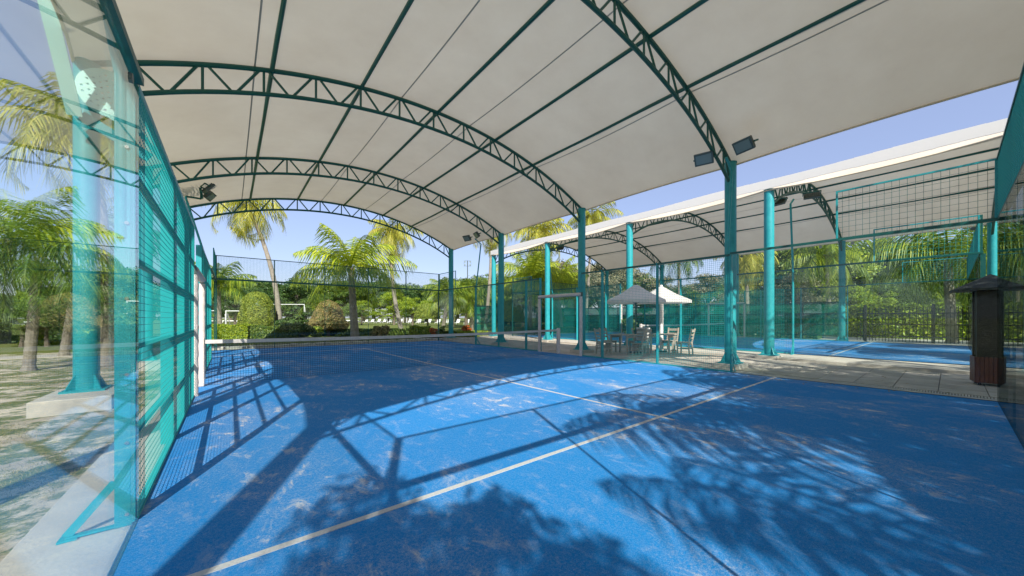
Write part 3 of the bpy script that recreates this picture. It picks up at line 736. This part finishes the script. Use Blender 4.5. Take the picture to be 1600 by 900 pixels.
# far belt beyond the sports field
def belt(n,x0,x1,d0,d1,y0,y1,ks,place,grp,rs,wide=1.25):
    r=random.Random(rs)
    for i in range(n):
        px=x0+(x1-x0)*(i+r.uniform(.1,.9))/n; d=r.uniform(d0,d1); k=r.choice(ks)
        h=zat(r.uniform(y0,y1),d); 
        tree('%s tree from the left %s'%(ORD[i],place),at(px,d),h,k[0],k[1],r.uniform(0,6),grp,wide)
belt(24,300,800,98,125,432,460,[kinds[0],kinds[1],kinds[4]],'in the belt behind the white loungers','trees in the far belt beyond the field',3,1.9)
belt(9,690,960,46,60,428,452,[kinds[3],kinds[0],kinds[3],kinds[1]],'beyond the last right columns','trees beyond the far corner',5,1.4)
belt(6,820,1000,56,66,400,425,[kinds[3],kinds[3]],'standing under the white canopy edge','tall pale trees under the canopy edge',6,1.2)
belt(11,1000,1260,32,40,425,465,[kinds[0],kinds[1],kinds[3]],'behind the green screen','trees behind the green screen',8,1.2)
belt(12,1190,1640,34,40,372,410,[kinds[0],kinds[2],kinds[4]],'behind the black picket fence','tall trees behind the picket fence',9,1.15)
belt(12,1330,1700,29.5,32,440,470,[kinds[2],kinds[0],kinds[0],kinds[1]],'just behind the black picket fence','bright shrubby trees at the picket fence',10,1.35)
belt(14,-60,225,15,26,432,468,[kinds[0],kinds[1],kinds[1],kinds[2]],'seen low through the left glass','trees low in the left glass',11,1.3)
belt(7,310,430,50,70,448,470,[kinds[1],kinds[0]],'behind the egg shaped topiary','trees behind the topiary',12,1.4)
belt(9,440,710,50,72,446,474,[kinds[0],kinds[2],kinds[4]],'between the palm trunks','middle distance trees between the palms',13,1.3)
for i,(x,y,h,k) in enumerate(((-6,-9,7,0),(13,-11,9,1),(4,-12,8,4),(20,-13,9,0),(-12,0,7,1),(30,-12,9,1),(28,-6,7,2),(9,-9,7.5,0))):
    tree('%s tree beyond the near end walls, %s'%(words[kinds[k][0]],['on the left','right of centre','in the centre','behind the neighbouring court','far left','far right corner','bright at the right corner','close behind the end wall'][i]),(x,y),h,*kinds[k],rz=i,group='trees beyond the near end walls')
tree('small dense tree close behind the left end of the near wall',(-1.3,-3.7),6.0,'leaf',5,rz=2,group='trees beyond the near end walls',wide=.62)
belt(18,300,800,84,94,478,487,[kinds[2],kinds[0],kinds[2]],'among low bright trees at the field edge','low bright trees at the field edge',21,2.2)
# clipped topiary
def topiary(name,label,loc,prof,m,n,size,seed,stem=0,m2=None):
    """prof: list (radius,z)"""
    t=thing(name,label,'topiary',(loc[0],loc[1],-.04),0,'clipped topiary bushes')
    pr=np.array(prof)
    def fn(r,n):
        seg=np.hypot(np.diff(pr[:,0]),np.diff(pr[:,1]))*(pr[:-1,0]+pr[1:,0]+.05); cum=np.cumsum(seg)/seg.sum()
        k=np.searchsorted(cum,r.random(n)); k=np.minimum(k,len(seg)-1); f=r.random(n)
        rr=pr[k,0]*(1-f)+pr[k+1,0]*f; zz=pr[k,1]*(1-f)+pr[k+1,1]*f; a=r.random(n)*6.283
        wob=1+.035*np.sin(a*3+zz*4)+.02*np.sin(a*7-zz*9); rr=rr*wob*(1-.06*r.random(n))
        dz=pr[k+1,0]-pr[k,0]; dr=pr[k+1,1]-pr[k,1]
        nr=np.stack([np.cos(a)*dr,np.sin(a)*dr,-dz],1); nr/=np.linalg.norm(nr,axis=1)[:,None]+1e-9
        return np.stack([rr*np.cos(a),rr*np.sin(a),zz],1),nr
    leafcloud('foliage',n,fn,size,m,seed,t)
    g=MB(); N=20;vs=[];fs=[]
    for (r_,z_) in prof:
        for j in range(N): a=6.283*j/N; vs.append((r_*.93*math.cos(a),r_*.93*math.sin(a),z_))
    for i in range(len(prof)-1):
        for j in range(N): fs.append((i*N+j,i*N+(j+1)%N,(i+1)*N+(j+1)%N,(i+1)*N+j))
    g.add(vs,fs); g.build('inner_growth',M['leafd'],t)
    if stem: s=MB(); s.tube([(0,0,0),(.03,0,stem/2),(0,0,stem+.2)],[.12,.09,.09],8); s.build('stem',M['bark2'],t)
    return t
def dome(r,z0,z1,n=10,pw=1): return [(max(.02,r*math.cos(i/n*math.pi/2)**pw),z0+(z1-z0)*math.sin(i/n*math.pi/2)) for i in range(n+1)]
d=24
egg=[(1.02*(math.sin(math.pi*(.12+.88*i/14))**.75) if i<14 else .02,3.15*(1-math.cos(math.pi*i/14))/2) for i in range(15)]
topiary('egg_topiary','big egg shaped olive green clipped bush behind the far glass wall',at(402,d),egg,M['topi'],26000,.045,3)
topiary('cone_topiary','brownish bell shaped clipped bush with dark skirt left of the short palm',at(513,27),[(.1,.5),(1.3,.6),(1.45,.95),(1.1,1.3),(.95,1.9),(.6,2.5),(.02,2.75)],M['topib'],16000,.05,4,stem=.5)
topiary('mushroom_topiary','mushroom shaped clipped tree on a thin trunk beside the flagpoles',at(668,33),[(.2,1.35),(1.15,1.3),(1.2,1.6)]+dome(1.1,1.7,2.75),M['topi'],16000,.05,5,stem=1.4)
topiary('dome_topiary','half dome olive topiary behind the third right column',at(798,30),[(.2,1.15),(1.2,1.1)]+dome(1.2,1.2,2.9),M['topi'],14000,.05,6,stem=1.2)
topiary('dome_topiary','dark dome topiary beside the right door frame',at(862,34),[(.2,1.0),(1.3,1.0)]+dome(1.3,1.1,2.7),M['topi'],14000,.05,7,stem=1.1)
topiary('dome_topiary','dark green dome topiary seen in the left glass behind the column',at(130,16),[(.2,.5),(.9,.5)]+dome(.9,.6,2.1),M['leafd'],12000,.05,8,stem=.6)
def hedge(label,p,q,h,wd,m,seed,n=9000,size=.05,name='hedge'):
    p=Vector((*p,-.04));q=Vector((*q,-.04));L=(q-p).length;a=math.atan2(q.y-p.y,q.x-p.x)
    t=thing(name,label,'hedge',p,a)
    def fn(r,n):
        u=r.random(n)*L; k=r.random(n); s=r.choice([-1,1],n)
        top=k<.4; y=np.where(top,(r.random(n)-.5)*wd,s*wd/2*(.9+.2*r.random(n))); z=np.where(top,h*(.93+.1*r.random(n)+.05*np.sin(u*5)),r.random(n)*h)
        nr=np.stack([np.zeros(n),np.where(top,0,s),np.where(top,1,.1)],1); return np.stack([u,y,z],1),nr
    leafcloud('foliage',n,fn,size,m,seed,t); g=MB(); g.box((.02,-wd*.44,0),(L-.02,wd*.44,h*.92)); g.build('inner_growth',M['leafd'],t)
hedge('bright green low hedge in front of the egg topiary, left part',at(332,20.8),at(392,21.3),.95,.8,M['leafb'],11)
hedge('dark leafy hedge right of the bright hedge under the egg topiary',at(393,21.6),at(470,22.3),.85,.9,M['leaf'],12)
hedge('low green hedge left of the mushroom topiary',at(640,26),at(672,26.5),.75,.8,M['leafb'],13,6000)
hedge('dark low hedge under the small slanting palm',at(672,25),at(712,25.5),.42,.7,M['leaf'],14,6000)
hedge('bright yellow green strip hedge right of the last right column',at(712,24.5),at(760,25.5),.45,.7,M['leafb'],15,6000)
hedge('low hedge behind the far end of the neighbouring court',at(770,28),at(900,30),.6,.8,M['leaf'],16,9000)
hedge('green hedge behind the black picket fence',(35.5,-12),(35.5,6.5),2.2,1.8,M['leafb'],31,22000,.10)
hedge('hedge behind the green screen of the neighbouring court',(30.2,6),(30.2,30),1.5,1.6,M['leafd'],32,20000,.10)
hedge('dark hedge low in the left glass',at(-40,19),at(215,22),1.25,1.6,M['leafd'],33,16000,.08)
hedge('bright clipped strip in front of the dark hedge in the left glass',at(40,17.5),at(170,19),.75,.9,M['leafb'],34,9000,.07)
hedge('long mixed hedge along the far edge of the courts',at(475,27.5),at(640,28.5),.5,.9,M['leaf'],35,12000,.06)
def shrub(label,loc,h,r_,m,seed,n=2600,size=.09,name='shrub',cat='shrub',clumps=9):
    t=thing(name,label,cat,(loc[0],loc[1],-.04),0)
    fn,cs=tree_pts(seed,clumps,r_*.75,h*.38,h*.52,r_*.42); leafcloud('foliage',n,fn,size,m,seed,t)
    g=MB()
    for q in cs[:6]: g.tube([(0,0,0),tuple(q*.5),tuple(q)],[.03,.02,.008],5,False)
    g.build('stem',M['bark2'],t); return t
for i,(px,hh,lb) in enumerate(((447,2.3,'tall narrow dark shrub right of the egg topiary'),(461,2.5,'middle narrow dark shrub between its two neighbours'),(475,2.2,'narrow dark shrub nearest the bell shaped bush'))):
    shrub(lb,at(px,23+.3*i),hh,.55,M['leafd'],50+i,4000,.08,clumps=16)
shrub('wide dark leafy shrub at the foot of the narrow shrubs',at(466,22.5),1.4,1.1,M['leafd'],58,5000,.09,clumps=16)
shrub('orange croton plant under the mushroom topiary',at(677,24.5),.95,.28,M['croton'],60,500,.09,'croton_plant','plant')
shrub('orange and yellow croton plant right of the last right column',at(729,25),.95,.4,M['croton'],61,600,.09,'croton_plant','plant')
shrub('dark croton plant at the foot of the slanting palm',at(692,24.6),.9,.26,M['leafd'],62,500,.09,'croton_plant','plant')
shrub('dry yellow grass clump beside the short palm',at(590,23.5),.95,.6,M['straw'],63,2600,.08,'grass_clump','plant')
shrub('pale dry grass clump right of the short palm',at(603,24),1.0,.4,M['straw'],64,1600,.08,'grass_clump','plant')
shrub('dark low bush at the base of the short palm',at(545,22.8),.5,.7,M['leaf'],65,2400,.07)
shrub('yellow green bush left of the cone topiary',at(493,24),.8,.6,M['leafb'],66,2400,.07)
shrub('dark climbing shrub against the column behind the parasols',at(985,17.5),1.6,.6,M['leafd'],67,3000,.08)
# grass tufts on the sandy ground left of the court, one mass
def tufts():
    r=np.random.default_rng(4); n=60000
    x=-.6-r.random(n)**1.4*3.4; y=r.uniform(2.5,18,n); k=(np.sin(x*3.1+y*1.7)+np.sin(y*2.3-x*1.3)+r.normal(size=n)*.6)>.6
    x=x[k];y=y[k];n=len(x); a=r.random(n)*6.28; h=.006+.022*r.random(n); wd=.003
    p=np.stack([x,y,np.full(n,-.05)],1); s=np.stack([np.cos(a)*wd,np.sin(a)*wd,0*a],1); t=np.stack([r.normal(size=n)*.01,r.normal(size=n)*.01,h],1)
    Q=np.stack([p-s,p+s,p+t+s*.2,p+t-s*.2],1); o=quads('grass_tufts',Q,M['straw']); o['kind']='stuff'; o['label']='short sparse grass on the sand left of the court'; o['category']='grass'
tufts()
def litter():
    r=np.random.default_rng(9); n=260
    x=np.where(r.random(n)<.7,r.uniform(10.05,13.8,n),9.4+r.random(n)**.5*.55); y=r.uniform(-1,19.8,n)
    z=np.where(x<10.02,.016,.027); a=r.random(n)*6.28; l=.012+.02*r.random(n); w_=l*.35
    p=np.stack([x,y,z],1); t=np.stack([np.cos(a)*l,np.sin(a)*l,r.random(n)*.006],1); b=np.stack([-np.sin(a)*w_,np.cos(a)*w_,r.random(n)*.008],1)
    o=quads('fallen_leaves',np.stack([p-t,p+b,p+t,p-b],1),M['topib']); o['kind']='stuff'; o['label']='small dry leaves fallen on the paving and court edges'; o['category']='leaf litter'
litter()

# ---------------- fences, screens, field things ----------------
t=thing('windscreen','green translucent windscreen on dark rails beyond the neighbouring court','windscreen',(28.3,4.5,0))
for k in range(12):
    g=MB(); g.box((-.004,k*2+.03,.25),(.004,k*2+1.97,2.3)); g.build('screen_panel',M['screen'],t)
    g=MB(); g.box((-.03,k*2-.02,0),(.03,k*2+.02,2.4)); g.build('post',M['blacksteel'],t)
for zz in (.3,.95,1.6,2.3):
    g=MB(); g.box((-.05,0,zz-.03),(-.01,24,zz+.03)); g.build('rail',M['blacksteel'],t)
t=thing('windscreen','green screen with dark rails beyond the far end of the neighbouring court','windscreen',(15.2,24.6,0))
for k in range(6):
    g=MB(); g.box((k*2+.03,-.004,.3),(k*2+1.97,.004,2.3)); g.build('screen_panel',M['screen'],t)
    g=MB(); g.box((k*2-.02,-.03,0),(k*2+.02,.03,2.4)); g.build('post',M['blacksteel'],t)
for zz in (.35,.95,1.6,2.3):
    g=MB(); g.box((0,-.05,zz-.03),(12,-.01,zz+.03)); g.build('rail',M['blacksteel'],t)
t=thing('picket_fence','black steel picket fence beyond the neighbouring court','fence',(28.6,-12,0))
g=MB(); y=0
while y<16: g.box((-.012,y,.05),(.012,y+.024,1.95)); y+=.13
g.build('pickets',M['blacksteel'],t)
for zz in (.35,1.0,1.6):
    g=MB(); g.box((-.035,0,zz-.03),(-.0125,16,zz+.03)); g.build('rail',M['blacksteel'],t)
for k in range(7):
    g=MB(); g.box((-.06,k*2.6,0),(.06,k*2.6+.12,2.1)); g.build('post',M['blacksteel'],t)
g=MB()
for k in range(18): g.box((0,k*.15,0),(.03,k*.15+.13,1.75))
o=g.build('board_screen',M['wood']); b=at(1352,30); o.location=(b[0],b[1],0); tag(o,'pale upright board screen behind the picket fence by the outer column','board screen')
def goal(label,px,d,wid,h,rz,name='football_goal'):
    b=at(px,d); t=thing(name,label,'goal',(b[0],b[1],0),rz)
    for x in (0,wid): g=MB(); g.tube([(x,0,0),(x,0,h)],.06,8); g.build('post',M['white'],t)
    g=MB(); g.tube([(-.05,0,h),(wid+.05,0,h)],.06,8); g.build('crossbar',M['white'],t)
    g=MB(); g.tube([(0,0,h),(0,1.2,0),(wid,1.2,0),(wid,0,h)],.04,6); g.build('back_frame',M['white'],t)
goal('small white goal frame left of the egg topiary',353,50,4.5,2.3,-.45)
goal('tall wide white goal with its bar showing behind the palm trunk',352,60,13,3.6,-.65)
g=MB(); r_=MB()
p=at(325,95);q=at(560,110)
t=thing('field_rail','long thin white rail across the sports field','rail',(p[0],p[1],0),math.atan2(q[1]-p[1],q[0]-p[0]))
L=math.hypot(q[0]-p[0],q[1]-p[1]); g=MB(); g.box((0,-.08,.35),(L,.08,.6)); g.build('rail_bar',M['white'],t)
g=MB(); 
for i in range(12): g.box((i*L/12,-.07,0),(i*L/12+.15,.07,.35))
g.build('rail_post',M['white'],t)
def lounger(label,loc,rz):
    t=thing('sun_lounger',label,'sun lounger',(*loc,-.03),rz,'white loungers in a row across the field')
    g=MB(); g.box((-.35,-1,.28),(.35,.35,.36)); g.build('seat',M['white'],t)
    g=MB(); g.add([(-.35,.35,.30),(.35,.35,.30),(.35,.95,1.05),(-.35,.95,1.05),(-.35,.42,.28),(.35,.42,.28),(.35,1.02,1.0),(-.35,1.02,1.0)],[(0,1,2,3),(7,6,5,4),(0,4,5,1),(1,5,6,2),(2,6,7,3),(3,7,4,0)]); g.build('backrest',M['white'],t)
    g=MB()
    for x in(-.32,.28):
        for y in(-.95,.3): g.box((x,y,0),(x+.05,y+.05,.28))
    g.build('leg',M['white'],t); return t
lp=lounger('white sun lounger leftmost of the row across the field',at(562,92),-.9)
px=571; i=1
while px<760:
    dup(lp,(*at(px,92+(px-560)*-.12),-.03),-.9+.1*(i%3),'%s white sun lounger from the left of the row across the field'%ORD[i]); px+=9.5 if px<600 else 15; i+=1
def flag(px,top,k):
    b=at(px,95); t=thing('flagpole','bare white flagpole, %s of the row behind the loungers'%['first from the left','second from the left','third from the left','fourth from the left','short fifth pole','short sixth pole','short last pole'][k],'flagpole',(b[0],b[1],0),0,'white flagpoles')
    g=MB(); g.tube([(0,0,0),(0,0,zat(top,95))],.09,8); g.build('pole',M['white'],t); g=MB(); g.tube([(0,0,zat(top,95)),(0,0,zat(top,95)+.15)],[.12,.03],8); g.build('finial',M['white'],t)
for k,(px,tp) in enumerate(((630,472),(635.5,471.5),(640.5,471),(645.5,470.5),(651.5,489),(657.5,490),(663.5,490))): flag(px,tp,k)
b=at(609,88); t=thing('scoreboard','white scoreboard box with two dark panels on legs','scoreboard',(b[0],b[1],0),-.62)
g=MB(); g.box((-.8,-.1,1.3),(.8,.1,2.4)); g.build('board',M['white'],t)
g=MB(); g.box((-.65,-.12,1.5),(-.08,-.101,2.2)); g.box((.08,-.12,1.5),(.65,-.101,2.2)); g.build('dark_panel',M['dark'],t)
g=MB(); g.box((-.6,-.05,0),(-.5,.05,1.3)); g.box((.5,-.05,0),(.6,.05,1.3)); g.build('leg',M['white'],t)
b=at(730.5,48); t=thing('field_light','thin field light mast with a square frame of lamps between the last columns','light mast',(b[0],b[1],0),-.6)
g=MB(); g.tube([(0,0,0),(0,0,zat(407,48))],.06,8); g.build('pole',M['lampbody'],t)
zt=zat(411,48); g=MB()
for a,b_ in (((-.45,zt-.4),(.45,zt-.4)),((-.45,zt+.3),(.45,zt+.3)),((-.45,zt-.4),(-.45,zt+.3)),((.45,zt-.4),(.45,zt+.3))): g.beam((a[0],0,a[1]),(b_[0],0,b_[1]),.04,.05,up=(0,1,0))
g.build('lamp_frame',M['lampbody'],t)
g=MB()
for x in(-.45,.25):
    for z in (zt-.35,zt+.08): g.box((x,-.1,z),(x+.2,-.03,z+.18))
g.build('lamp',M['lens'],t)
# basketball style backboard, pale, beside the fence post
# low stone edging beyond the far wall
V=MB(); r=random.Random(3); x=-1.0
while x<11:
    wd=r.uniform(.18,.4); V.box((x,20.62+r.uniform(-.03,.03),-.05),(x+wd-.03,20.85+r.uniform(-.03,.03),r.uniform(.05,.13))); x+=wd
o=V.build('stone_edging',M['concrete'],bevel=.02); tag(o,'low row of rough pale stones along the far glass wall','edging')
